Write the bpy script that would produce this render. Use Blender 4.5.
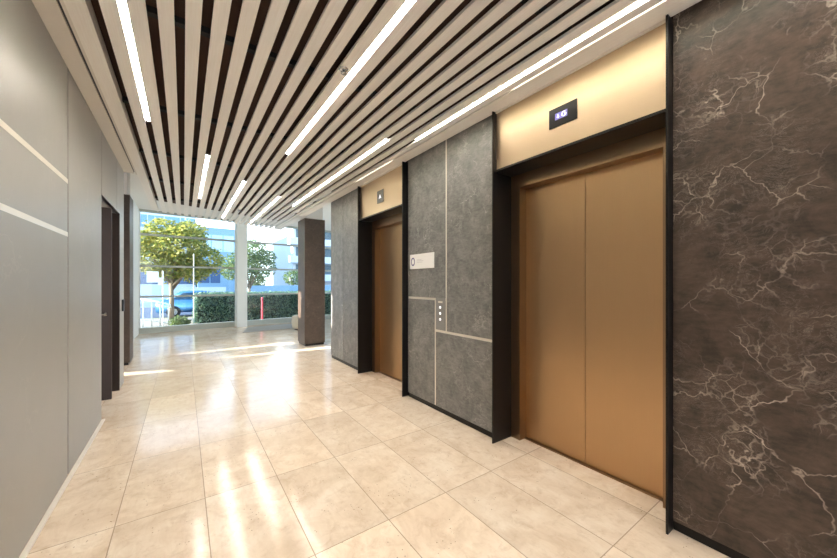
import bpy, bmesh, math, random
from mathutils import Vector, Matrix, noise
from mathutils.geometry import delaunay_2d_cdt
for o in list(bpy.data.objects): bpy.data.objects.remove(o)
S = bpy.context.scene; COL = S.collection
R = math.radians

# ------------------------------------------------------------------ camera
cam = bpy.data.cameras.new('camera'); camo = bpy.data.objects.new('camera', cam); COL.objects.link(camo)
camo.location = (0, 0, 1.5); camo.rotation_euler = (R(90), 0, R(-35.374))
cam.sensor_width = 36; cam.lens = 36*331/837; cam.shift_y = 0.0048; cam.clip_start = .05; cam.clip_end = 300
S.camera = camo
# ------------------------------------------------------------------ world, sun, exposure
W = bpy.data.worlds.new('sky'); S.world = W; W.use_nodes = True
nt = W.node_tree; nt.nodes.clear()
wo = nt.nodes.new('ShaderNodeOutputWorld'); bg = nt.nodes.new('ShaderNodeBackground')
tc = nt.nodes.new('ShaderNodeTexCoord'); sp = nt.nodes.new('ShaderNodeSeparateXYZ'); cr = nt.nodes.new('ShaderNodeValToRGB')
nt.links.new(tc.outputs['Generated'], sp.inputs[0]); nt.links.new(sp.outputs['Z'], cr.inputs[0])
cr.color_ramp.elements[0].position = 0.0; cr.color_ramp.elements[0].color = (.86, .93, 1, 1)
cr.color_ramp.elements[1].position = .7; cr.color_ramp.elements[1].color = (.30, .52, .95, 1)
nt.links.new(cr.outputs[0], bg.inputs[0]); bg.inputs[1].default_value = 2.6
nt.links.new(bg.outputs[0], wo.inputs[0])
sun = bpy.data.lights.new('sun', 'SUN'); suno = bpy.data.objects.new('sun', sun); COL.objects.link(suno)
SUN_DIR = Vector((1, -.08, -.364)).normalized()
suno.rotation_euler = SUN_DIR.to_track_quat('-Z', 'Y').to_euler(); suno.location = (-20, 5, 12)
sun.energy = 15.0; sun.angle = R(.5); sun.color = (1, .93, .80)
TUBE = 66.0
S.view_settings.view_transform = 'Standard'; S.view_settings.look = 'None'
S.view_settings.exposure = 0.8; S.view_settings.gamma = 1; S.view_settings.use_curve_mapping = False

# ------------------------------------------------------------------ node helpers
def lin(c):
    return tuple((x/12.92 if x <= .04045 else ((x+.055)/1.055)**2.4) for x in c) + (1,)
def rgb(r, g, b): return lin((r/255, g/255, b/255))
class N:
    def __init__(s, name):
        s.m = bpy.data.materials.new(name); s.m.use_nodes = True; s.t = s.m.node_tree
        s.p = s.t.nodes['Principled BSDF']; s.out = s.t.nodes['Material Output']
        s.co = s.t.nodes.new('ShaderNodeTexCoord').outputs['Object']
    def n(s, typ, **k):
        nd = s.t.nodes.new(typ)
        for a, b in k.items(): setattr(nd, a, b)
        return nd
    def l(s, a, b): s.t.links.new(a, b)
    def put(s, sock, v):
        if hasattr(v, 'is_output'): s.l(v, sock)
        else: sock.default_value = v
    def math(s, op, a, b=0.0, c=0.0, clamp=False):
        nd = s.n('ShaderNodeMath', operation=op, use_clamp=clamp)
        s.put(nd.inputs[0], a); s.put(nd.inputs[1], b); s.put(nd.inputs[2], c); return nd.outputs[0]
    def vmath(s, op, a, b=(0, 0, 0)):
        nd = s.n('ShaderNodeVectorMath', operation=op); s.put(nd.inputs[0], a); s.put(nd.inputs[1], b); return nd.outputs[0]
    def noise(s, vec, scale, detail=4, rough=.5, dist=0, col=False):
        nd = s.n('ShaderNodeTexNoise'); s.put(nd.inputs['Vector'], vec)
        nd.inputs['Scale'].default_value = scale; nd.inputs['Detail'].default_value = detail
        nd.inputs['Roughness'].default_value = rough; nd.inputs['Distortion'].default_value = dist
        return nd.outputs['Color' if col else 'Fac']
    def ramp(s, v, *st):
        nd = s.n('ShaderNodeValToRGB'); s.put(nd.inputs[0], v); e = nd.color_ramp.elements
        while len(e) < len(st): e.new(.5)
        for q, (p, c) in zip(e, st): q.position = p; q.color = c if len(c) == 4 else (*c, 1)
        return nd.outputs[0]
    def mr(s, v, a, b, c=0.0, d=1.0):
        nd = s.n('ShaderNodeMapRange'); s.put(nd.inputs[0], v)
        for i, x in enumerate((a, b, c, d)): nd.inputs[i+1].default_value = x
        return nd.outputs[0]
    def mix(s, f, a, b, mode='MIX'):
        nd = s.n('ShaderNodeMix', data_type='RGBA', blend_type=mode)
        s.put(nd.inputs[0], f); s.put(nd.inputs[6], a); s.put(nd.inputs[7], b); return nd.outputs[2]
    def bump(s, h, strength=.1, dist=.01):
        nd = s.n('ShaderNodeBump'); s.put(nd.inputs['Height'], h)
        nd.inputs['Strength'].default_value = strength; nd.inputs['Distance'].default_value = dist
        s.l(nd.outputs[0], s.p.inputs['Normal'])
    def set(s, **k):
        for a, v in k.items(): s.put(s.p.inputs[a.replace('_', ' ')], v)
        return s.m

def plain(name, c, rough=.5, metal=0, var=.06, scale=6, **k):
    n = N(name); f = n.noise(n.co, scale, 4, .6)
    n.set(Base_Color=n.mix(f, tuple(x*(1-var) for x in c[:3])+(1,), tuple(min(1, x*(1+var)) for x in c[:3])+(1,)), Roughness=rough, Metallic=metal, **k)
    return n.m

def floor_mat():
    n = N('polished_limestone_tiles')
    sx = n.n('ShaderNodeSeparateXYZ'); n.l(n.co, sx.inputs[0])
    gx = n.math('DIVIDE', n.math('SUBTRACT', sx.outputs[0], .123), .469)
    gy = n.math('DIVIDE', n.math('SUBTRACT', sx.outputs[1], 2.743), .923)
    ix, iy = n.math('FLOOR', gx), n.math('FLOOR', gy)
    fx, fy = n.math('FRACT', gx), n.math('FRACT', gy)
    cm = n.n('ShaderNodeCombineXYZ'); n.l(ix, cm.inputs[0]); n.l(iy, cm.inputs[1])
    wn = n.n('ShaderNodeTexWhiteNoise', noise_dimensions='3D'); n.l(cm.outputs[0], wn.inputs[0])
    off = n.vmath('MULTIPLY', wn.outputs['Color'], (37, 21, 13))
    v = n.vmath('ADD', n.co, off)
    big = n.noise(v, 2.2, 6, .62, 1.2); fine = n.noise(v, 11, 8, .72, .6)
    st = n.noise(n.vmath('MULTIPLY', v, (5, 1.4, 1)), 3.5, 7, .7, 1.5)
    col = n.ramp(big, (.28, rgb(212, 192, 170)), (.5, rgb(230, 213, 193)), (.72, rgb(241, 229, 213)))
    col = n.mix(n.mr(st, .45, .75, 0, .4), col, rgb(206, 180, 154))
    col = n.mix(n.mr(fine, .5, .7, 0, .42), col, rgb(186, 158, 130))
    tile = n.mr(wn.outputs['Value'], 0, 1, .84, 1.06)
    tc_ = n.n('ShaderNodeCombineXYZ')
    for i in range(3): n.l(tile, tc_.inputs[i])
    col = n.mix(.75, col, tc_.outputs[0], 'MULTIPLY')
    pit = n.n('ShaderNodeTexVoronoi'); n.l(v, pit.inputs['Vector']); pit.inputs['Scale'].default_value = 34
    pm = n.math('MULTIPLY', n.math('LESS_THAN', pit.outputs['Distance'], .13), n.math('GREATER_THAN', n.noise(v, 5, 3), .56))
    col = n.mix(n.math('MULTIPLY', pm, .6), col, rgb(110, 84, 62))
    dx = n.math('MULTIPLY', n.math('MINIMUM', fx, n.math('SUBTRACT', 1, fx)), .469)
    dy = n.math('MULTIPLY', n.math('MINIMUM', fy, n.math('SUBTRACT', 1, fy)), .923)
    d = n.math('MINIMUM', dx, dy)
    j = n.math('LESS_THAN', d, .0027)
    col = n.mix(n.math('MULTIPLY', j, .72), col, rgb(128, 104, 82))
    n.set(Base_Color=col, Roughness=n.mix(j, n.mix(fine, (.10,)*3+(1,), (.17,)*3+(1,)), (.7,)*3+(1,)))
    n.p.inputs['Specular IOR Level'].default_value = .3
    n.bump(n.mr(d, 0, .004), .25, .002)
    return n.m

def stone_mat(name, base, hi, vein, rough=.34, scale=1.0, spec=.5, veins=1.0):
    n = N(name)
    w1 = n.noise(n.co, 1.7*scale, 5, .6, 0, True); w2 = n.noise(n.co, 9*scale, 4, .6, 0, True)
    v = n.vmath('ADD', n.co, n.vmath('MULTIPLY', w1, (.45, .45, .45)))
    v = n.vmath('ADD', v, n.vmath('MULTIPLY', w2, (.055, .055, .055)))
    def cracks(sc, width, off):
        q = n.n('ShaderNodeTexVoronoi', feature='DISTANCE_TO_EDGE'); n.l(n.vmath('ADD', v, (off, off*.7, off*1.3)), q.inputs['Vector'])
        q.inputs['Scale'].default_value = sc*scale
        return n.mr(q.outputs['Distance'], 0, width, 1, 0)
    m1 = n.mr(n.noise(n.vmath('ADD', n.co, (3, 1, 7)), 1.6*scale, 3, .5), .40, .62)
    m2 = n.mr(n.noise(n.vmath('ADD', n.co, (9, 4, 2)), 3.1*scale, 3, .5), .44, .66)
    m3 = n.mr(n.noise(n.vmath('ADD', n.co, (5, 8, 1)), 6*scale, 2, .5), .42, .60)
    a = n.math('MULTIPLY', cracks(2.1, .010, 0), n.math('MULTIPLY', m1, m3))
    b = n.math('MULTIPLY', cracks(4.6, .020, 4.1), n.math('MULTIPLY', n.math('MULTIPLY', m2, m3), .75))
    c = n.math('MULTIPLY', cracks(11, .06, 8.3), n.math('MULTIPLY', n.math('MULTIPLY', m1, m2), .55))
    f2 = n.noise(n.vmath('MULTIPLY', v, (1, 1, 2.2)), 3.2*scale, 9, .78, 2.5)
    e = n.math('MULTIPLY', n.mr(n.math('ABSOLUTE', n.math('SUBTRACT', f2, .5)), 0, .016, 1, 0), n.math('MULTIPLY', m2, .3))
    tot = n.math('MULTIPLY', n.math('MINIMUM', n.math('ADD', n.math('ADD', n.math('ADD', a, b), c), e), 1), veins)
    cl = n.noise(n.co, 5*scale, 8, .7, .8); sm = n.noise(n.vmath('MULTIPLY', n.co, (1, 1, 3)), 14*scale, 5, .7)
    col = n.mix(n.mr(n.math('ADD', n.math('MULTIPLY', cl, .6), n.math('MULTIPLY', sm, .4)), .40, .64), base, hi)
    col = n.mix(tot, col, vein)
    n.set(Base_Color=col, Roughness=n.mr(sm, .3, .7, rough-.05, rough+.07))
    n.p.inputs['Specular IOR Level'].default_value = spec
    n.bump(sm, .06, .004)
    return n.m

def brushed(name, a, b, rough=.36, axis='z', metal=1.0):
    n = N(name); sc = (60, 60, .8) if axis == 'z' else (60, .8, 60)
    f = n.noise(n.vmath('MULTIPLY', n.co, sc), 4, 4, .6); g = n.noise(n.co, 1.1, 3, .5)
    n.set(Base_Color=n.mix(n.math('ADD', n.math('MULTIPLY', f, .5), n.math('MULTIPLY', g, .5)), a, b), Metallic=metal,
          Roughness=n.mr(f, .3, .7, rough-.05, rough+.05))
    n.bump(f, .03, .002)
    return n.m

def grey_wall_mat():
    n = N('honed_grey_brown_stone')
    f = n.noise(n.vmath('MULTIPLY', n.co, (1, 22, 1.6)), 3, 8, .78, .6); g = n.noise(n.co, 2, 5, .6, .6)
    q = n.n('ShaderNodeTexVoronoi', feature='DISTANCE_TO_EDGE')
    n.l(n.vmath('ADD', n.co, n.vmath('MULTIPLY', n.noise(n.co, 3, 4, .6, 0, True), (.5, .5, .5))), q.inputs['Vector']); q.inputs['Scale'].default_value = 3
    vm = n.math('MULTIPLY', n.mr(q.outputs['Distance'], 0, .02, 1, 0), n.mr(n.noise(n.co, 1.3, 2), .5, .7, 0, .35))
    col = n.mix(n.math('ADD', n.math('MULTIPLY', f, .6), n.math('MULTIPLY', g, .4)), rgb(154, 153, 151), rgb(180, 179, 176))
    col = n.mix(vm, col, rgb(200, 195, 188))
    n.set(Base_Color=col, Roughness=n.mr(f, .3, .7, .36, .46)); n.p.inputs['Specular IOR Level'].default_value = .5
    n.bump(f, .05, .003)
    return n.m

def oak_mat():
    n = N('pale_oak_slat')
    f = n.noise(n.vmath('MULTIPLY', n.co, (40, 1.1, 40)), 3, 6, .7, .3)
    oi = n.n('ShaderNodeObjectInfo').outputs['Random']
    col = n.mix(n.mr(f, .3, .7), rgb(240, 235, 228), rgb(250, 248, 243))
    col = n.mix(n.mr(oi, 0, 1, 0, .18), col, rgb(236, 226, 214))
    n.set(Base_Color=col, Roughness=.42); n.bump(f, .08, .003)
    return n.m

def emit(name, c, s, base=.8):
    n = N(name); n.set(Base_Color=(base, base, base, 1)); n.p.inputs['Emission Color'].default_value = c; n.p.inputs['Emission Strength'].default_value = s
    return n.m

def glass_mat(name='clear_glass', tint=(.93, .98, .97, 1)):
    n = N(name); n.t.nodes.remove(n.p)
    tr = n.n('ShaderNodeBsdfTransparent'); tr.inputs[0].default_value = tint
    gl = n.n('ShaderNodeBsdfGlossy'); gl.inputs['Roughness'].default_value = .02
    fr = n.n('ShaderNodeFresnel'); fr.inputs[0].default_value = 1.45
    mx = n.n('ShaderNodeMixShader'); n.l(fr.outputs[0], mx.inputs[0]); n.l(tr.outputs[0], mx.inputs[1]); n.l(gl.outputs[0], mx.inputs[2])
    n.l(mx.outputs[0], n.out.inputs[0])
    return n.m

def leaf_mat(name, a, b, tr=.45):
    n = N(name); geo = n.n('ShaderNodeNewGeometry').outputs['Random Per Island']
    col = n.mix(geo, a, b)
    t = n.n('ShaderNodeBsdfTranslucent'); n.put(t.inputs[0], col)
    n.set(Base_Color=col, Roughness=.5)
    mx = n.n('ShaderNodeMixShader'); mx.inputs[0].default_value = tr
    n.l(n.p.outputs[0], mx.inputs[1]); n.l(t.outputs[0], mx.inputs[2]); n.l(mx.outputs[0], n.out.inputs[0])
    return n.m

M = dict(
    floor=floor_mat(),
    stone=stone_mat('dark_veined_marble', rgb(54, 43, 37), rgb(92, 76, 65), rgb(196, 180, 166)),
    stone_mid=stone_mat('reflection_paled_marble', rgb(98, 98, 99), rgb(142, 140, 137), rgb(190, 186, 181), .33, 1.35, .55, .95),  # same marble as stone, paled to put its reflections into the colour
    stone_col=stone_mat('brown_stone', rgb(70, 58, 50), rgb(90, 76, 67), rgb(134, 120, 108), .4, 1.3, .4, .5),
    grey=grey_wall_mat(),
    oak=oak_mat(),
    bronze=brushed('brushed_bronze', rgb(188, 154, 116), rgb(204, 170, 131), .36),
    champagne=brushed('champagne_metal', rgb(198, 176, 148), rgb(212, 191, 163), .42, 'y'),
    jamb=brushed('dark_bronze', rgb(146, 121, 94), rgb(162, 136, 108), .35),
    steel=plain('black_steel', rgb(26, 24, 23), .32, .4),
    gap=plain('joint_black', rgb(20, 18, 17), .8),
    inlay=plain('pale_metal_inlay', rgb(238, 232, 222), .32, .3),
    plaster=plain('white_plaster', rgb(240, 238, 233), .6, 0, .02),
    board=plain('off_white_board', rgb(222, 216, 207), .5, 0, .03),
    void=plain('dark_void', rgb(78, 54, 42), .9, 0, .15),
    carrier=plain('black_carrier', rgb(24, 20, 18), .6),
    tube=emit('light_diffuser', (1, .915, .80, 1), TUBE),
    thin=emit('slot_diffuser', (1, .92, .8, 1), 2.2),
    alu=plain('grey_green_aluminium', rgb(176, 180, 172), .45, .15),
    white=plain('white_paint', rgb(232, 234, 230), .45, 0, .02),
    glass=glass_mat(),
    dark_door=plain('dark_brown_veneer', rgb(48, 34, 29), .6, 0, .15, 9),
    chrome=plain('satin_chrome', rgb(205, 205, 205), .25, 1),
    black=plain('black_plastic', rgb(14, 14, 15), .3),
    mat=plain('grey_entrance_mat', rgb(150, 148, 142), .95, 0, .12, 60),
)

# ------------------------------------------------------------------ mesh helpers
def newbm(): return bmesh.new()
def box(bm, x0, x1, y0, y1, z0, z1, bev=0.0):
    vs = [bm.verts.new((x, y, z)) for x in (x0, x1) for y in (y0, y1) for z in (z0, z1)]
    fs = [bm.faces.new([vs[i] for i in f]) for f in ((0, 1, 3, 2), (4, 6, 7, 5), (0, 4, 5, 1), (2, 3, 7, 6), (0, 2, 6, 4), (1, 5, 7, 3))]
    if bev > 0:
        es = list({e for f in fs for e in f.edges})
        bmesh.ops.bevel(bm, geom=es, offset=bev, segments=2, affect='EDGES', profile=.5)
    return bm
def tube(bm, pts, rad, seg=8, cap=True):
    pts = [Vector(p) for p in pts]; rad = rad if isinstance(rad, (list, tuple)) else [rad]*len(pts)
    rings = []
    for i, p in enumerate(pts):
        t = (pts[min(i+1, len(pts)-1)] - pts[max(i-1, 0)]).normalized()
        a = t.cross(Vector((0, 0, 1)) if abs(t.z) < .9 else Vector((1, 0, 0))).normalized(); b = t.cross(a)
        rings.append([bm.verts.new(p + rad[i]*(math.cos(2*math.pi*k/seg)*a + math.sin(2*math.pi*k/seg)*b)) for k in range(seg)])
    for r0, r1 in zip(rings, rings[1:]):
        for k in range(seg): bm.faces.new((r0[k], r0[(k+1) % seg], r1[(k+1) % seg], r1[k]))
    if cap: bm.faces.new(rings[0][::-1]); bm.faces.new(rings[-1])
    return bm
def lathe(bm, prof, c=(0, 0, 0), seg=24, axis='z'):
    rings = []
    for r, h in prof:
        ring = []
        for k in range(seg):
            a = 2*math.pi*k/seg; p = (r*math.cos(a), r*math.sin(a), h)
            if axis == 'x': p = (h, r*math.cos(a), r*math.sin(a))
            if axis == 'y': p = (r*math.cos(a), h, r*math.sin(a))
            ring.append(bm.verts.new(Vector(c)+Vector(p)))
        rings.append(ring)
    for r0, r1 in zip(rings, rings[1:]):
        for k in range(seg): bm.faces.new((r0[k], r0[(k+1) % seg], r1[(k+1) % seg], r1[k]))
    bm.faces.new(rings[0][::-1]); bm.faces.new(rings[-1])
    return bm
def prism(bm, poly, z0, z1):
    a = [bm.verts.new((x, y, z0)) for x, y in poly]; b = [bm.verts.new((x, y, z1)) for x, y in poly]
    bm.faces.new(a[::-1]); bm.faces.new(b)
    for i in range(len(poly)):
        j = (i+1) % len(poly); bm.faces.new((a[i], a[j], b[j], b[i]))
    return bm
def obj(name, bm, m, parent=None, smooth=False, label=None):
    bmesh.ops.recalc_face_normals(bm, faces=bm.faces)
    me = bpy.data.meshes.new(name); bm.to_mesh(me); bm.free(); me.materials.append(m)
    if smooth:
        for p in me.polygons: p.use_smooth = True
    o = bpy.data.objects.new(name, me); COL.objects.link(o)
    if parent: o.parent = parent; o.matrix_parent_inverse = Matrix.Translation(-parent.location)
    if label: o['label'] = label
    return o
def tag(o, label, cat, group=None):
    o['label'] = label; o['category'] = cat
    if group: o['group'] = group
    return o
def thing(name, label, cat, loc=(0, 0, 0), group=None):
    o = bpy.data.objects.new(name, None); COL.objects.link(o); o.location = loc; o.empty_display_size = .1
    return tag(o, label, cat, group)
def struct(name, bm, m, parent=None, **k):
    o = obj(name, bm, m, parent, **k)
    if not parent: o['kind'] = 'structure'
    return o
def stuff(o): o['kind'] = 'stuff'; return o
B = lambda *a, **k: box(newbm(), *a, **k)

CZ = 3.105           # underside of the slats
def yend(x): return 9.65 + .4*x
FA = math.atan2(.55, 4.6)      # slight turn of the glazed front
def fy(x): return 12.72 + (x+1.07)*.55/4.62

# ------------------------------------------------------------------ structure
struct('floor', prism(newbm(), [(-4.2, -5), (7, -5), (7, fy(7)+.1), (-4.2, fy(-4.2)+.1)], -.12, 0), M['floor'])
struct('ceiling', prism(newbm(), [(-4.2, 6.45), (7, 6.45), (7, fy(7)+.1), (-4.2, fy(-4.2)+.1)], 3.68, 3.9), M['plaster'])
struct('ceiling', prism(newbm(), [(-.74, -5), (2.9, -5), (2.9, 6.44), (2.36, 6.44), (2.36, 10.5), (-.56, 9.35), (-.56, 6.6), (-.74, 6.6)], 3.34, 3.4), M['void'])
struct('ceiling', B(-4.2, 7, -5, 6.45, 3.68, 3.9), M['plaster'])
# corridor left wall with a doorway between y 4.95 and 6.2
wl = B(-.95, -.79, -5, 4.94, .0, 3.34)
box(wl, -.95, -.79, 4.94, 6.21, 2.49, 3.34); box(wl, -.95, -.79, 6.21, 6.6, 0, 3.34)
wl = struct('wall_left', wl, M['gap'])
for y0, y1, z0, z1 in ((-5, .845, .012, 3.19), (.866, 3.650, .012, 3.19), (3.684, 4.95, .012, 3.19), (4.968, 5.96, 2.47, 3.19), (5.982, 6.61, 2.47, 3.19), (6.2, 6.61, .012, 2.47)):
    obj('stone_panel', B(-.775, -.73, y0, y1, z0, z1, bev=.003), M['grey'], wl)
for z, y1 in ((2.285, 3.655), (1.875, 3.655)):
    obj('metal_inlay', B(-.735, -.7285, -5, .848, z-.017, z+.017), M['inlay'], wl)
    obj('metal_inlay', B(-.735, -.7285, .866, y1, z-.017, z+.017), M['inlay'], wl)
obj('soffit', B(-1.6, -.735, 4.95, 6.2, 2.47, 2.488), M['grey'], wl)
obj('end_face', B(-.95, -.732, 6.602, 6.615, 0, 3.19), M['plaster'], wl)
struct('baseboard_left', B(-.728, -.70, -5, 4.95, 0, .012), M['inlay'])
# doorway vestibule and open dark door
struct('wall_vestibule', prism(newbm(), [(-1.62, 4.7), (-1.58, 4.7), (-1.58, 6.2), (-1.62, 6.2)], 0, 2.48), M['dark_door'])
struct('trim_1', B(-.95, -.728, 6.185, 6.203, 0, 2.47), M['dark_door'])
d = struct('door_1', B(-1.58, -.755, 5.76, 5.80, .006, 2.465, bev=.002), M['dark_door'])
h = lathe(newbm(), [(.026, 0), (.026, .01), (.011, .012), (.011, .05)], (-.82, 5.76, 1.1), 20, 'y')
for v in h.verts: v.co.y = 5.76 - (v.co.y-5.76)
tube(h, [(-.82, 5.715, 1.1), (-.84, 5.71, 1.1), (-.94, 5.71, 1.1)], .009, 10)
obj('door_handle', h, M['chrome'], d, True)

# right wall core with two lift openings
wr = B(2.445, 2.9, -5, .745, 0, 3.34); box(wr, 2.445, 2.9, 2.126, 3.652, 0, 3.34); box(wr, 2.445, 2.9, 5.09, 6.44, 0, 3.34)
box(wr, 2.445, 2.9, .745, 2.126, 2.562, 3.34); box(wr, 2.445, 2.9, 3.652, 5.09, 2.562, 3.34); box(wr, 2.78, 2.9, .745, 5.09, 0, 2.562)
wr = struct('wall_right', wr, M['gap'])
struct('wall_lift_shaft', B(2.9, 6.9, 6.3, 6.44, 0, 3.68), M['plaster'])
obj('marble_panel', B(2.42, 2.445, -5, .744, .06, 3.13, bev=.002), M['stone'], wr)
G = .006
for y0, y1, z0, z1 in ((2.886, 3.650, 1.325, 3.13), (2.128, 2.858, .955, 3.13), (3.086, 3.650, .06, 1.297), (2.128, 3.058, .06, .927)):
    obj('marble_panel', B(2.42, 2.445, y0, y1, z0, z1, bev=.0015), M['stone_mid'], wr)
for y0, y1 in ((5.095, 5.83), (5.84, 6.45)):
    obj('marble_panel', B(2.42, 2.445, y0, y1, .06, 3.13, bev=.002), M['stone_mid'], wr)
obj('marble_panel', B(2.42, 2.9, 6.44, 6.452, .06, 3.13), M['stone_mid'], wr)
for y0, y1, z0, z1 in ((2.858, 2.886, .955, 3.13), (2.886, 3.650, 1.297, 1.325), (3.058, 3.086, .06, 1.297), (2.128, 3.058, .927, .955)):
    obj('metal_inlay', B(2.426, 2.444, y0, y1, z0, z1), M['inlay'], wr)
for y0, y1 in ((-5, .744), (2.128, 3.65), (5.095, 6.45)):
    obj('plinth', B(2.435, 2.447, y0, y1, 0, .06), M['steel'], wr)

# lobby
struct('wall_lobby_left', prism(newbm(), [(-1.35, 9.3), (-1.07, 9.3), (-1.07, fy(-1.07)-.02), (-1.35, fy(-1.35)-.02)], 0, 3.68), M['plaster'])
def holed_wall(x, y0, y1, z0, z1, holes, th):
    verts = [Vector(p) for p in ((y0, z0), (y1, z0), (y1, z1), (y0, z1))]; faces = [[0, 1, 2, 3]]
    for hp in holes:
        if sum(a[0]*b[1]-b[0]*a[1] for a, b in zip(hp, hp[1:]+hp[:1])) < 0: hp = hp[::-1]
        faces.append(list(range(len(verts), len(verts)+len(hp)))); verts += [Vector(p) for p in hp]
    v, e, f, _, _, of = delaunay_2d_cdt(verts, [], faces, 0, 1e-5)
    bm = newbm(); bv = [bm.verts.new((x, p.x, p.y)) for p in v]
    for q, o_ in zip(f, of):
        if o_ == [0]: bm.faces.new([bv[i] for i in q])
    r = bmesh.ops.extrude_face_region(bm, geom=list(bm.faces))
    for g in r['geom']:
        if isinstance(g, bmesh.types.BMVert): g.co.x -= th
    return bm
def slot(pts, x0=-4.0):      # made-up opening, shaped so the sun reaches just these floor points
    out = []
    for px, py in pts:
        t = px - x0; out.append((py + .08*t, .364*t))
    return out
holes = [[(6.9, 2.95), (10.6, 2.95), (10.6, 3.6), (6.9, 3.6)], slot(((.25, 7.72), (2.9, 7.30), (2.9, 7.66))), slot(((-.5, 8.62), (2.25, 8.46), (2.25, 8.78))), slot(((-1.1, 7.12), (0.0, 7.05), (-1.1, 7.52)))]  # clerestory added for extra lobby light; slots shaped to cast the floor streaks
struct('wall_sun_slots', holed_wall(-4.0, 6.4, fy(-4)+.05, 0, 3.68, holes, .02), M['plaster'])  # unseen wall, its openings cut to shape the sunlight
fr = B(6.9, 7.0, 6.3, fy(7)+.05, 0, .2); box(fr, 6.9, 7.0, 6.3, fy(7)+.05, 3.55, 3.68)
for y in (6.44, 8.5, 10.6, 13.5): box(fr, 6.9, 7.0, y-.05, y+.05, .2, 3.55)
w2 = struct('window_sky_fill', fr, M['alu'])  # unseen glazing added to bring sky light into the lobby
obj('pane', B(6.94, 6.95, 6.4, 13.6, .2, 3.55), M['glass'], w2)
struct('wall_behind_stub', B(-4.1, -.95, 6.42, 6.6, 0, 3.68), M['plaster'])
for i, (x0, x1, y0, y1, z) in enumerate(((2.34, 2.83, 7.95, 8.52, 3.04), (-1.36, -.80, 7.98, 8.5, 3.11))):
    c = tag(obj('stone_column', B(x0, x1, y0, y1, .05, z, bev=.004), M['stone_col']),
            ('brown stone clad square column standing free before the right glazing', 'brown stone clad column just past the left wall end')[i], 'column')
    obj('plinth', B(x0+.02, x1-.02, y0+.02, y1-.02, 0, .05), M['steel'], c)
    obj('plaster_top', B(x0+.04, x1-.04, y0+.04, y1-.04, z, 3.68), M['plaster'], c)

# rear end of the corridor: unseen open frame added to let in fill daylight
rw = B(-.745, 2.445, -5.1, -5, 0, .1); box(rw, -.745, 2.445, -5.1, -5, 3.1, 3.4); box(rw, .8, .88, -5.1, -5, .1, 3.1)
struct('rear_fill_opening', rw, M['plaster'])

# glazed front
def along(bm):      # turn local (along, out, z) to the slightly turned facade line
    for v in bm.verts:
        x, y = v.co.x, v.co.y
        v.co.x = -1.07 + x*math.cos(FA) - y*math.sin(FA); v.co.y = 12.72 + x*math.sin(FA) + y*math.cos(FA)
    return bm
L = 7.9
w = struct('window_1', along(box(box(newbm(), -.02, L, -.06, .10, 0, .17), -.02, L, -.05, .1, 3.62, 3.72)), M['alu'])
for z in (1.09, 2.01, 2.95):
    obj('transom', along(B(0, L, -.03, .06, z-.03, z+.03, bev=.004)), M['alu'], w)
for x in (0.0, 2.72, 5.6): obj('mullion', along(B(x-.03, x+.03, -.05, .07, .17, 3.62)), M['white'], w)
for x0, x1 in ((.03, 2.69), (2.75, 5.57), (5.63, L)):
    for z0, z1 in ((.17, 1.06), (1.12, 1.98), (2.04, 2.92), (2.98, 3.62)):
        obj('pane', along(B(x0, x1, .012, .018, z0, z1)), M['glass'], w)
struct('trim_2', along(B(2.52, 2.84, -.36, -.05, 0, 3.68, bev=.01)), M['white'])
struct('wall_front_left', prism(newbm(), [(-4.2, fy(-4.2)), (-1.1, fy(-1.1)), (-1.1, fy(-1.1)+.1), (-4.2, fy(-4.2)+.1)], 0, 3.68), M['plaster'])

# ------------------------------------------------------------------ ceiling slats and light lines
P = .1344; X0 = -.287
def gx(k): return X0 + P*k
mb = B(-.728, -.612, -5, 6.6, 3.16, 3.19)
margin = struct('trim_3', mb, M['board'])
obj('track_slot', B(-.612, -.592, -5, 6.55, 3.175, 3.19), M['black'], margin)
obj('track_lip', B(-.592, -.57, -5, 6.6, 3.15, 3.18), M['board'], margin)
obj('track_light', B(-.608, -.597, -.5, 1.75, 3.168, 3.174), M['thin'], margin)
rb = newbm()
for i in range(4): box(rb, -.57+i*.029, -.543+i*.029, -5, yend(-.5), CZ+.012*(3-i), 3.2)
tag(obj('edge_board', rb, M['oak']), 'ridged pale timber edge board beside the left ceiling track', 'ceiling board')
ordn = ['first', 'second', 'third', 'fourth', 'fifth', 'sixth', 'seventh', 'eighth', 'ninth', 'tenth', 'eleventh', 'twelfth', 'thirteenth', 'fourteenth',
        'fifteenth', 'sixteenth', 'seventeenth', 'eighteenth', 'nineteenth', 'twentieth', 'twenty-first']
lights = {0: (-1.6, 4.30), 10: (-1.6, 4.37), 18: (-1.6, 3.10), 4: (5.02, 7.66), 8: (5.95, 9.6), 13: (6.64, 9.9), 16: (3.27, 7.26)}
for i, k in enumerate(range(-1, 18)):
    a, b = gx(k)+.027, gx(k+1)-.027
    bm = newbm(); prism(bm, [(a, -5), (b, -5), (b, yend(b)), (a, yend(a))], CZ, CZ+.022)
    tag(obj('timber_slat', bm, M['oak']), f'pale timber ceiling slat, {ordn[i]} from the left wall side', 'ceiling slat', 'timber slats of the corridor ceiling')
a = gx(18)+.027
tag(obj('timber_slat', prism(newbm(), [(a, -5), (a+.062, -5), (a+.062, yend(a)), (a, yend(a))], CZ, CZ+.022), M['oak']),
    'narrow pale timber ceiling slat, last before the edge board over the lifts', 'ceiling slat', 'timber slats of the corridor ceiling')
tag(obj('edge_board', prism(newbm(), [(2.239, -5), (2.40, -5), (2.40, yend(2.4)), (2.239, yend(2.239))], CZ, CZ+.022), M['oak']),
    'pale timber edge board running above the lift doors', 'ceiling board')
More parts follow.
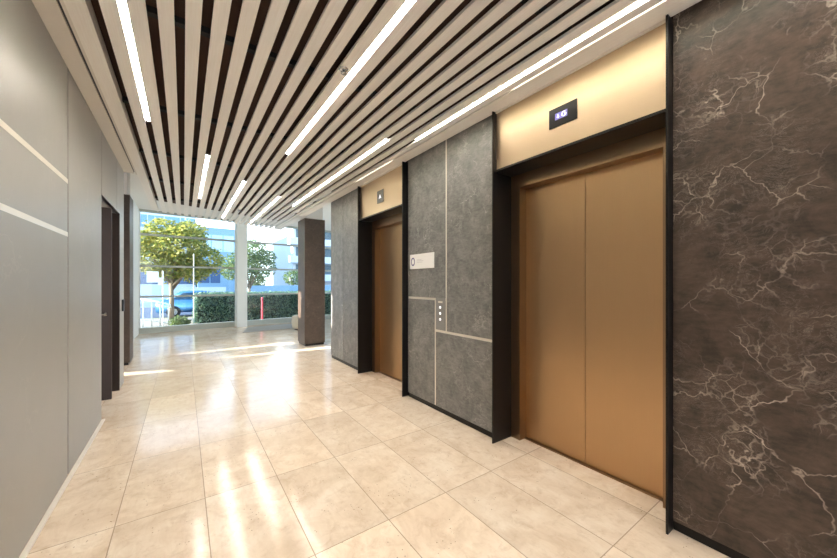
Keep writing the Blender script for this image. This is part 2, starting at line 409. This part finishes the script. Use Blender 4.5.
for i, y in enumerate((-3, -1, 1.2, 2.6, 4, 5.4, 6.8, 8.2)):
    tag(obj('cross_rail', B(-.453, 2.4, y, y+.045, CZ+.051, CZ+.09), M['carrier']), (
        f'black cross rail above the slats, {ordn[i]} from the near end'), 'ceiling rail', 'cross rails carrying the slats')
lab = {0: 'long warm light line nearest the left wall', 10: 'long warm light line along the middle of the slats',
       18: 'long warm light line in front of the near lift', 4: 'short light line left of centre near the far end',
       8: 'light line at the far end beside the facade pillar', 13: 'short light line at the far end, between the middle and right lines', 16: 'light line in front of the far lift'}
for k, (y0, y1) in lights.items():
    x = gx(k)
    t = thing('linear_light', lab[k], 'ceiling light', (x, (y0+y1)/2, CZ), 'linear lights between the slats')
    hb = B(x-.0265, x+.0265, y0, y1, CZ+.0325, CZ+.05)
    for a, b in ((-.0265, -.0225), (.0225, .0265)): box(hb, x+a, x+b, y0, y1, CZ+.001, CZ+.0325)
    obj('housing', hb, M['alu'], t)
    obj('diffuser', B(x-.011, x+.011, y0+.01, y1-.01, CZ+.026, CZ+.0325), M['tube'], t)
for (y0, y1), l in zip(((.5, 1.81), (3.74, 4.88)), ('near', 'far')):
    t = thing('slot_light', f'thin slot light above the {l} lift doors', 'ceiling light', (2.236, (y0+y1)/2, CZ), 'thin slot lights over the lifts')
    obj('housing', B(2.222, 2.238, y0, y1, CZ+.0222, CZ+.05), M['alu'], t)
    obj('diffuser', B(2.2275, 2.2345, y0+.01, y1-.01, CZ+.012, CZ+.022), M['thin'], t)

# sprinklers
def sprinkler(x, y, label):
    t = thing('sprinkler', label, 'sprinkler', (x, y, CZ), 'ceiling sprinklers')
    obj('rosette', lathe(newbm(), [(.036, .0), (.036, -.004), (.026, -.012), (.012, -.012)], (x, y, CZ), 24), M['chrome'], t, True)
    obj('nozzle', lathe(newbm(), [(.009, -.012), (.009, -.03), (.02, -.032), (.02, -.035), (.004, -.037)], (x, y, CZ), 16), M['chrome'], t, True)
sprinkler(.98, 2.35, 'round chrome sprinkler head beside the middle light line')
sprinkler(.995, 8.2, 'small round sprinkler head at the far end of the slats')

# ------------------------------------------------------------------ lifts
def lift(yr, label, near):
    W_ = 1.366; t = thing('elevator', label, 'elevator', (2.6, yr+W_/2+.012, 0))
    y0, y1 = yr+.012, yr+.012+W_-.012
    for a, b in ((yr, yr+.012), (y1, y1+.012)):
        obj('steel_fin', B(2.35, 2.62, a, b, .002, 3.10), M['steel'], t)
    obj('soffit', B(2.37, 2.62, y0, y1, 2.535, 2.553), M['steel'], t)
    obj('header_panel', B(2.40, 2.44, y0, y1, 2.555, 3.10, bev=.0015), M['champagne'], t)
    obj('header_trim', B(2.385, 2.41, y0, y1, 3.088, 3.104), M['inlay'], t)
    f = B(2.61, 2.735, y0, y0+.10, 0, 2.41); box(f, 2.61, 2.735, y1-.10, y1, 0, 2.41)
    box(f, 2.61, 2.735, y0, y1, 2.41, 2.534)
    obj('door_frame', f, M['jamb'], t)
    yc = (y0+y1)/2
    obj('door_leaf', B(2.71, 2.745, y0+.10, yc-.0025, .008, 2.41), M['bronze'], t)
    obj('door_leaf', B(2.711, 2.746, yc+.0025, y1-.10, .008, 2.41), M['bronze'], t)
    obj('door_sill', B(2.68, 2.77, y0+.1, y1-.1, 0, .006), M['jamb'], t)
    return t
e1 = lift(.746, 'near bronze double-door lift with a lit floor display in its header', True)
e2 = lift(3.673, 'far bronze double-door lift between veined marble panels', False)
# near display: black plate with a lilac screen
dp = obj('floor_display', B(2.392, 2.401, 1.329, 1.561, 2.73, 2.88, bev=.002), M['black'], e1, label='black plate with a small lit lilac screen')
lilac = emit('lilac_screen', (.36, .30, .95, 1), .5, .02); wht = emit('white_glyph', (.95, .95, 1, 1), 1.2, .05)
obj('screen', B(2.3895, 2.3925, 1.405, 1.505, 2.782, 2.832), lilac, dp)
def glyph(strokes, y, z, s, x, th=.006):
    bm = newbm()
    for a, b in strokes:
        p, q = Vector((a[0], a[1])), Vector((b[0], b[1])); d_ = (q-p); nrm = Vector((-d_.y, d_.x)).normalized()*th/2/s
        co = [p+nrm, q+nrm, q-nrm, p-nrm]
        f = [bm.verts.new((x, y-c.x*s, z+c.y*s)) for c in co]; g = [bm.verts.new((x+.001, y-c.x*s, z+c.y*s)) for c in co]
        bm.faces.new(f); bm.faces.new(g[::-1])
        for i in range(4): bm.faces.new((f[i], f[(i+1) % 4], g[(i+1) % 4], g[i]))
    return bm
arc = [(.5+.5*math.cos(R(t)), .5+.5*math.sin(R(t))) for t in range(45, 330, 30)] + [(.98, .28), (.98, .5), (.6, .5)]
obj('letter', glyph(list(zip(arc, arc[1:])), 1.448, 2.79, .034, 2.3885, .007), wht, dp)
obj('arrow', glyph([((.5, 0), (.5, 1)), ((.2, .35), (.5, 0)), ((.8, .35), (.5, 0))], 1.495, 2.792, .03, 2.3885, .005), wht, dp)
dp2 = obj('direction_indicator', B(2.392, 2.401, 4.265, 4.455, 2.70, 2.885, bev=.002), plain('grey_plate', rgb(84, 80, 76), .35, .3), e2)
bm = newbm()
tri = [(4.395, 2.765), (4.325, 2.765), (4.36, 2.825)]
a = [bm.verts.new((2.389, y, z)) for y, z in tri]; b = [bm.verts.new((2.3925, y, z)) for y, z in tri]
bm.faces.new(a); bm.faces.new(b[::-1])
for i in range(3): bm.faces.new((a[i], a[(i+1) % 3], b[(i+1) % 3], b[i]))
obj('arrow', bm, wht, dp2)

# sign between the lifts
sg = thing('information_sign', 'white oblong wall sign with a violet ring between the lifts', 'sign', (2.41, 3.335, 1.77))
obj('plate', B(2.409, 2.42, 3.085, 3.585, 1.68, 1.866, bev=.002), plain('white_acrylic', rgb(246, 246, 246), .3, 0, .01), sg)
bm = newbm(); seg = 36
for k in range(seg):
    a0, a1 = 2*math.pi*k/seg, 2*math.pi*(k+1)/seg
    q = [(r, a) for r, a in ((.036, a0), (.054, a0), (.054, a1), (.036, a1))]
    bm.faces.new([bm.verts.new((2.4082, 3.515+.8*r*math.cos(a), 1.772+r*math.sin(a))) for r, a in q])
obj('ring_logo', bm, plain('violet_ink', rgb(118, 112, 160), .5), sg)
bm = newbm()
for z, l in ((1.79, .10), (1.775, .14), (1.757, .12)): box(bm, 2.4082, 2.4092, 3.43-l, 3.43, z, z+.007)
obj('faint_lettering', bm, plain('pale_grey_ink', rgb(218, 218, 222), .5), sg)

# call panel
cp = thing('call_panel', 'narrow grey lift call panel with lit buttons between the inlays', 'call panel', (2.42, 2.972, 1.1))
obj('plate', B(2.418, 2.426, 2.888, 3.056, .957, 1.325), plain('satin_grey_plate', rgb(150, 148, 146), .35, .4), cp)
lit = emit('button_light', (1, 1, 1, 1), 1.5)
for z in (1.08, 1.15, 1.22): obj('button', lathe(newbm(), [(.014, 0), (.014, -.004), (.01, -.006)], (2.418, 2.972, z), 16, 'x'), lit, cp, True)
obj('label_strip', B(2.4172, 2.4182, 2.93, 3.01, 1.27, 1.29), M['inlay'], cp)
# card reader
cd = thing('card_reader', 'small black card reader on the left wall past the doorway', 'card reader', (-.728, 6.43, 1.17))
obj('case', B(-.73, -.708, 6.39, 6.47, 1.09, 1.26, bev=.006), M['black'], cd)
obj('sensor_face', B(-.709, -.706, 6.405, 6.455, 1.19, 1.24, bev=.001), M['steel'], cd)

# mat and bin by the column
tag(obj('entrance_mat', prism(newbm(), [(1.45, 11.2), (2.95, 11.35), (3.5, 12.6), (1.75, 12.4)], 0, .010), M['mat']), 'thin grey entrance mat in front of the right glazing', 'mat')
tb = thing('litter_bin', 'small cream rounded bin half hidden behind the right stone column', 'bin', (3.0, 11.0, 0))
obj('body', lathe(newbm(), [(.15, .03), (.2, .06), (.23, .25), (.2, .42), (.14, .46)], (3.05, 11.0, 0), 28), plain('cream_shell', rgb(214, 208, 192), .5), tb, True)
obj('base', lathe(newbm(), [(.13, 0), (.13, .03)], (3.05, 11.0, 0), 24), M['black'], tb)

# ------------------------------------------------------------------ outside
struct('ground_terrace', prism(newbm(), [(-12, fy(-12)+.1), (14, fy(14)+.1), (14, 18), (-12, 18)], -.3, -.03), plain('pale_paving', rgb(134, 124, 114), .8, 0, .1, 3))
struct('ground_road', B(-60, 60, 18, 90, -.6, -.42), plain('asphalt', rgb(52, 66, 88), .85, 0, .1, 2))
struct('kerb', B(-30, 30, 17.95, 18.15, -.42, -.02), plain('yellow_kerb', rgb(160, 156, 112), .8))
BARK = plain('bark', rgb(128, 112, 94), .9, 0, .3, 20)
def leaves(bm, c, rad, n, size, rng, shell=.45):
    c = Vector(c)
    for _ in range(n):
        d_ = Vector((rng.gauss(0, 1), rng.gauss(0, 1), rng.gauss(0, 1))).normalized(); r = (shell+(1-shell)*rng.random()**.6)
        nz = 1+.28*noise.noise(d_*2.3+c)
        p = c + Vector((d_.x*rad[0], d_.y*rad[1], d_.z*rad[2]))*r*nz
        a = Vector((rng.gauss(0, 1), rng.gauss(0, 1), rng.gauss(0, .6))).normalized(); b = a.cross(Vector((rng.gauss(0, 1), rng.gauss(0, 1), rng.gauss(0, 1)))).normalized()
        s = size*rng.uniform(.7, 1.3)
        bm.faces.new([bm.verts.new(q) for q in (p-a*s, p-b*s*.42, p+a*s, p+b*s*.42)])
def tree(x, y, z, hgt, blobs, n, size, mat, label, seed, tr=.09):
    rng = random.Random(seed); t = thing('tree', label, 'tree', (x, y, z))
    bm = newbm(); top = Vector((x, y, z+hgt))
    tube(bm, [(x, y, z-.05), (x+.02, y, z+hgt*.5), tuple(top)], [tr*1.2, tr, tr*.8], 10)
    for k in range(8):
        a = k*math.pi/4+rng.random(); bl = blobs[k % len(blobs)]
        tip = Vector(bl[:3]) + Vector((math.cos(a)*bl[3]*.5, math.sin(a)*bl[3]*.5, rng.uniform(-.2, .4)*bl[3]))
        base = Vector((x, y, z+hgt*rng.uniform(.7, 1)))
        tube(bm, [base, base.lerp(tip, .5)+Vector((0, 0, .12)), tip], [tr*.55, tr*.35, tr*.1], 6)
    obj('trunk', bm, BARK, t, True)
    bm = newbm(); tot = sum(b[3]**2 for b in blobs)
    for b in blobs: leaves(bm, b[:3], (b[3], b[3], b[3]*.82), int(n*b[3]**2/tot), size, rng)
    obj('foliage', bm, mat, t)
yel = leaf_mat('sunlit_leaves', rgb(92, 112, 52), rgb(190, 178, 88), .5)
grn = leaf_mat('green_leaves', rgb(72, 94, 60), rgb(134, 150, 96), .45)
hdg = leaf_mat('hedge_leaves', rgb(56, 88, 92), rgb(136, 164, 128), .35)
tree(-.42, 17.2, -.05, 1.55, [(-1.0, 17.2, 2.6, .95), (-.1, 17.0, 3.05, 1.05), (.75, 17.3, 2.5, .8), (-.5, 17.4, 2.1, .75), (.2, 17.1, 3.6, .7), (-1.35, 17.1, 3.15, .65), (.4, 17.0, 2.0, .6), (-.7, 17.2, 3.7, .6)], 9000, .085, yel,
     'broad yellow-green tree behind the left glass pane', 3)
tree(3.25, 22.3, -.1, 1.5, [(3.0, 22.3, 2.7, 1.05), (3.9, 22.2, 2.5, .9), (3.4, 22.4, 3.5, .85), (2.4, 22.3, 2.2, .7), (4.2, 22.3, 3.1, .6)], 5500, .08, grn,
     'dense round green tree behind the right glass pane', 8)
def hedge(x0, x1, y0, y1, h, n, label, seed):
    rng = random.Random(seed); t = thing('hedge', label, 'hedge', ((x0+x1)/2, (y0+y1)/2, -.03))
    obj('core', B(x0+.06, x1-.06, y0+.06, y1-.06, -.03, h-.06), plain('hedge_core', rgb(40, 62, 48), .9, 0, .3, 12), t)
    bm = newbm()
    for _ in range(n):
        q = rng.random()
        if q < .5: p = Vector((rng.uniform(x0, x1), y0+rng.gauss(0, .03), rng.uniform(0, h)))
        elif q < .85: p = Vector((rng.uniform(x0, x1), rng.uniform(y0, y1), h+rng.gauss(0, .03)))
        else: p = Vector((x0+rng.gauss(0, .03), rng.uniform(y0, y1), rng.uniform(0, h)))
        a = Vector((rng.gauss(0, 1), rng.gauss(0, 1), rng.gauss(0, 1))).normalized(); b = a.orthogonal().normalized(); s = .05*rng.uniform(.6, 1.3)
        bm.faces.new([bm.verts.new(c) for c in (p-a*s, p-b*s*.5, p+a*s, p+b*s*.5)])
    obj('foliage', bm, hdg, t)
hedge(.38, 7.5, 15.0, 15.9, 1.07, 11000, 'clipped dark green hedge outside the glass', 4)
t = thing('shrub', 'low green shrub in front of the tree outside', 'shrub', (-.10, 14.35, -.03)); bm = newbm()
leaves(bm, (-.10, 14.35, .13), (.32, .28, .22), 900, .05, random.Random(2), .3); obj('foliage', bm, grn, t)
obj('stem', tube(newbm(), [(-.10, 14.35, -.03), (-.09, 14.35, .2)], .015, 6), BARK, t)
tag(obj('red_post', lathe(newbm(), [(.04, -.03), (.04, .9), (.03, .93)], (2.6, 14.6, 0), 14), plain('red_paint', rgb(196, 60, 80), .5)), 'thin red post in front of the hedge', 'post')
# outside stair railing
t = thing('stair_railing', 'white stair railing outside at the left edge of the glass', 'railing', (-.9, 14.9, 0))
obj('handrail', tube(newbm(), [(-1.9, 14.9, 1.12), (-.55, 14.9, .78), (-.4, 14.9, .72), (-.38, 14.9, .6)], .028, 10), M['white'], t, True)
obj('lower_rail', tube(newbm(), [(-1.9, 14.9, .42), (-.42, 14.9, .05)], .018, 8), M['white'], t, True)
for k in range(7):
    x = -1.85+k*.235; obj('post', tube(newbm(), [(x, 14.9, -.04), (x, 14.9, 1.10-(x+1.9)*.25)], .02, 8), M['white'], t, True)
# white panels on a post, standing in for reflections in the glass
t = thing('reflection_stand', 'pair of white panels on a post standing in for glass reflections near the left tree', 'reflection', (-.75, 15.4, -.03))
obj('post', tube(newbm(), [(-.62, 15.4, -.03), (-.62, 15.4, 1.95)], .02, 8), M['white'], t)
obj('reflection_panel', B(-1.08, -.74, 15.37, 15.385, 1.52, 1.92), M['white'], t)
obj('reflection_panel', B(-.76, -.60, 15.355, 15.368, 1.42, 1.70), M['white'], t)
tag(obj('thin_post', tube(newbm(), [(.30, 14.4, -.03), (.30, 14.4, 2.55)], .014, 8), M['white']), 'slim white pole outside at the left end of the hedge', 'post')

# car (seen side on)
def car(cx, cy, cz):
    t = thing('car', 'blue car parked on the road behind the left tree', 'car', (cx, cy, cz))
    blue = plain('blue_car_paint', rgb(70, 118, 160), .25, .3, .03)
    def prof(pts, w, name, mat, inset=0):
        bm = newbm(); a = [bm.verts.new((cx+x, cy-w, cz+z)) for x, z in pts]; b = [bm.verts.new((cx+x, cy+w, cz+z)) for x, z in pts]
        bm.faces.new(a); bm.faces.new(b[::-1])
        for i in range(len(pts)): j = (i+1) % len(pts); bm.faces.new((a[i], a[j], b[j], b[i]))
        bmesh.ops.bevel(bm, geom=list(bm.edges), offset=.04, segments=2, affect='EDGES')
        return obj(name, bm, mat, t, True)
    prof([(-2.1, .28), (2.1, .28), (2.15, .6), (2.0, .85), (1.15, .95), (-1.7, 1.0), (-2.1, .9), (-2.15, .55)], .85, 'body', blue)
    prof([(1.1, .93), (.45, 1.40), (.0, 1.47), (-1.0, 1.45), (-1.75, .98)], .72, 'cabin', blue)
    dg = plain('dark_car_glass', rgb(50, 84, 110), .1)
    for pts in (((.92, .97), (.42, 1.34), (.05, 1.39), (.05, .98)), ((-.02, .98), (-.02, 1.39), (-.9, 1.37), (-1.4, 1.02))):
        bm = newbm(); a = [bm.verts.new((cx+x, cy-.735, cz+z)) for x, z in pts]; b = [bm.verts.new((cx+x, cy-.70, cz+z)) for x, z in pts]
        bm.faces.new(a); bm.faces.new(b[::-1])
        for i in range(4): j = (i+1) % 4; bm.faces.new((a[i], a[j], b[j], b[i]))
        obj('side_window', bm, dg, t)
    for wx in (-1.35, 1.35):
        for s in (-1, 1):
            y = cy+s*.80
            wh = obj('wheel', lathe(newbm(), [(.2, -.1), (.31, -.09), (.33, -.05), (.33, .05), (.31, .09), (.2, .1)], (cx+wx, y, cz+.33), 24, 'y'), M['black'], t, True)
            obj('hubcap', lathe(newbm(), [(.19, -.11), (.19, .11)], (cx+wx, y, cz+.33), 16, 'y'), M['chrome'], wh)
    obj('headlight', B(cx+2.02, cx+2.12, cy-.8, cy-.5, cz+.62, cz+.78, bev=.02), M['white'], t)
car(.9, 23.6, -.42)

# buildings
def bands(t, x0, x1, y, rows, mat, step, name='window'):
    for z0, z1 in rows:
        x = x0
        while x < x1-.1:
            obj(name, B(x+.04, min(x+step, x1)-.04, y-.03, y+.05, z0, z1), mat, t); x += step
bglass = plain('blue_office_glass', rgb(104, 146, 178), .15); wfac = plain('white_facade', rgb(196, 202, 208), .7, 0, .03); bfac = plain('blue_grey_facade', rgb(124, 156, 176), .6, 0, .05)
dglass = plain('dark_office_glass', rgb(66, 90, 124), .2)
t = thing('office_building', 'white office block with blue window bands at far left outside', 'building', (-6, 45, -.42))
obj('wall', B(-14, 1.0, 40, 50, -.42, 10), wfac, t)
bands(t, -14, 1.0, 40, ((6.75, 7.9), (4.9, 6.35)), bglass, 1.25); bands(t, -14, 1.0, 40, ((1.4, 2.9),), dglass, 2.5)
obj('parapet', B(-14.1, 1.1, 39.9, 50.1, 9.2, 10.2), wfac, t)
t = thing('office_building', 'pale blue-grey block between the two trees outside', 'building', (2.5, 42, -.42))
obj('wall', B(1.1, 4.3, 38, 46, -.42, 6.9), bfac, t); bands(t, 1.2, 4.2, 38, ((4.6, 6.2),), plain('pale_glass', rgb(176, 206, 226), .2), 1.0); bands(t, 1.2, 3.0, 38, ((1.5, 3.0),), dglass, .9)
t = thing('apartment_building', 'white apartment block with stacked balconies at the right outside', 'building', (13, 42, -.42))
obj('wall', B(9.9, 22, 38, 48, -.42, 12), wfac, t)
for z in (1.7, 3.7, 5.7, 7.7):
    bl = obj('balcony', B(9.3, 21, 36.9, 38, z, z+.75, bev=.02), wfac, t)
    obj('balcony_shade', B(10.2, 20.5, 37.96, 38.02, z+.8, z+1.9), plain('balcony_shade_paint', rgb(70, 92, 104), .4), t)  # flat dark strip painting the shade at each balcony
tag(obj('boundary_wall', B(-14, 3.0, 33, 33.3, -.42, 1.15), wfac), 'long low white wall across the road behind the car', 'wall')
tag(obj('boundary_wall', B(4.2, 16, 28, 28.25, -.42, 1.3), plain('pale_blue_wall', rgb(128, 160, 186), .7)), 'pale blue low wall above the hedge at right', 'wall')
rng = random.Random(5)
for x, y, z, r, l in ((8.6, 33, 2.0, .9, 'small distant green tree beside the white apartment block'), (5.6, 34, 1.7, .8, 'distant low green tree right of the round tree')):
    tree(x, y, -.42, z, [(x, y, z, r)], 700, .12, grn, l, int(x*10), .06)
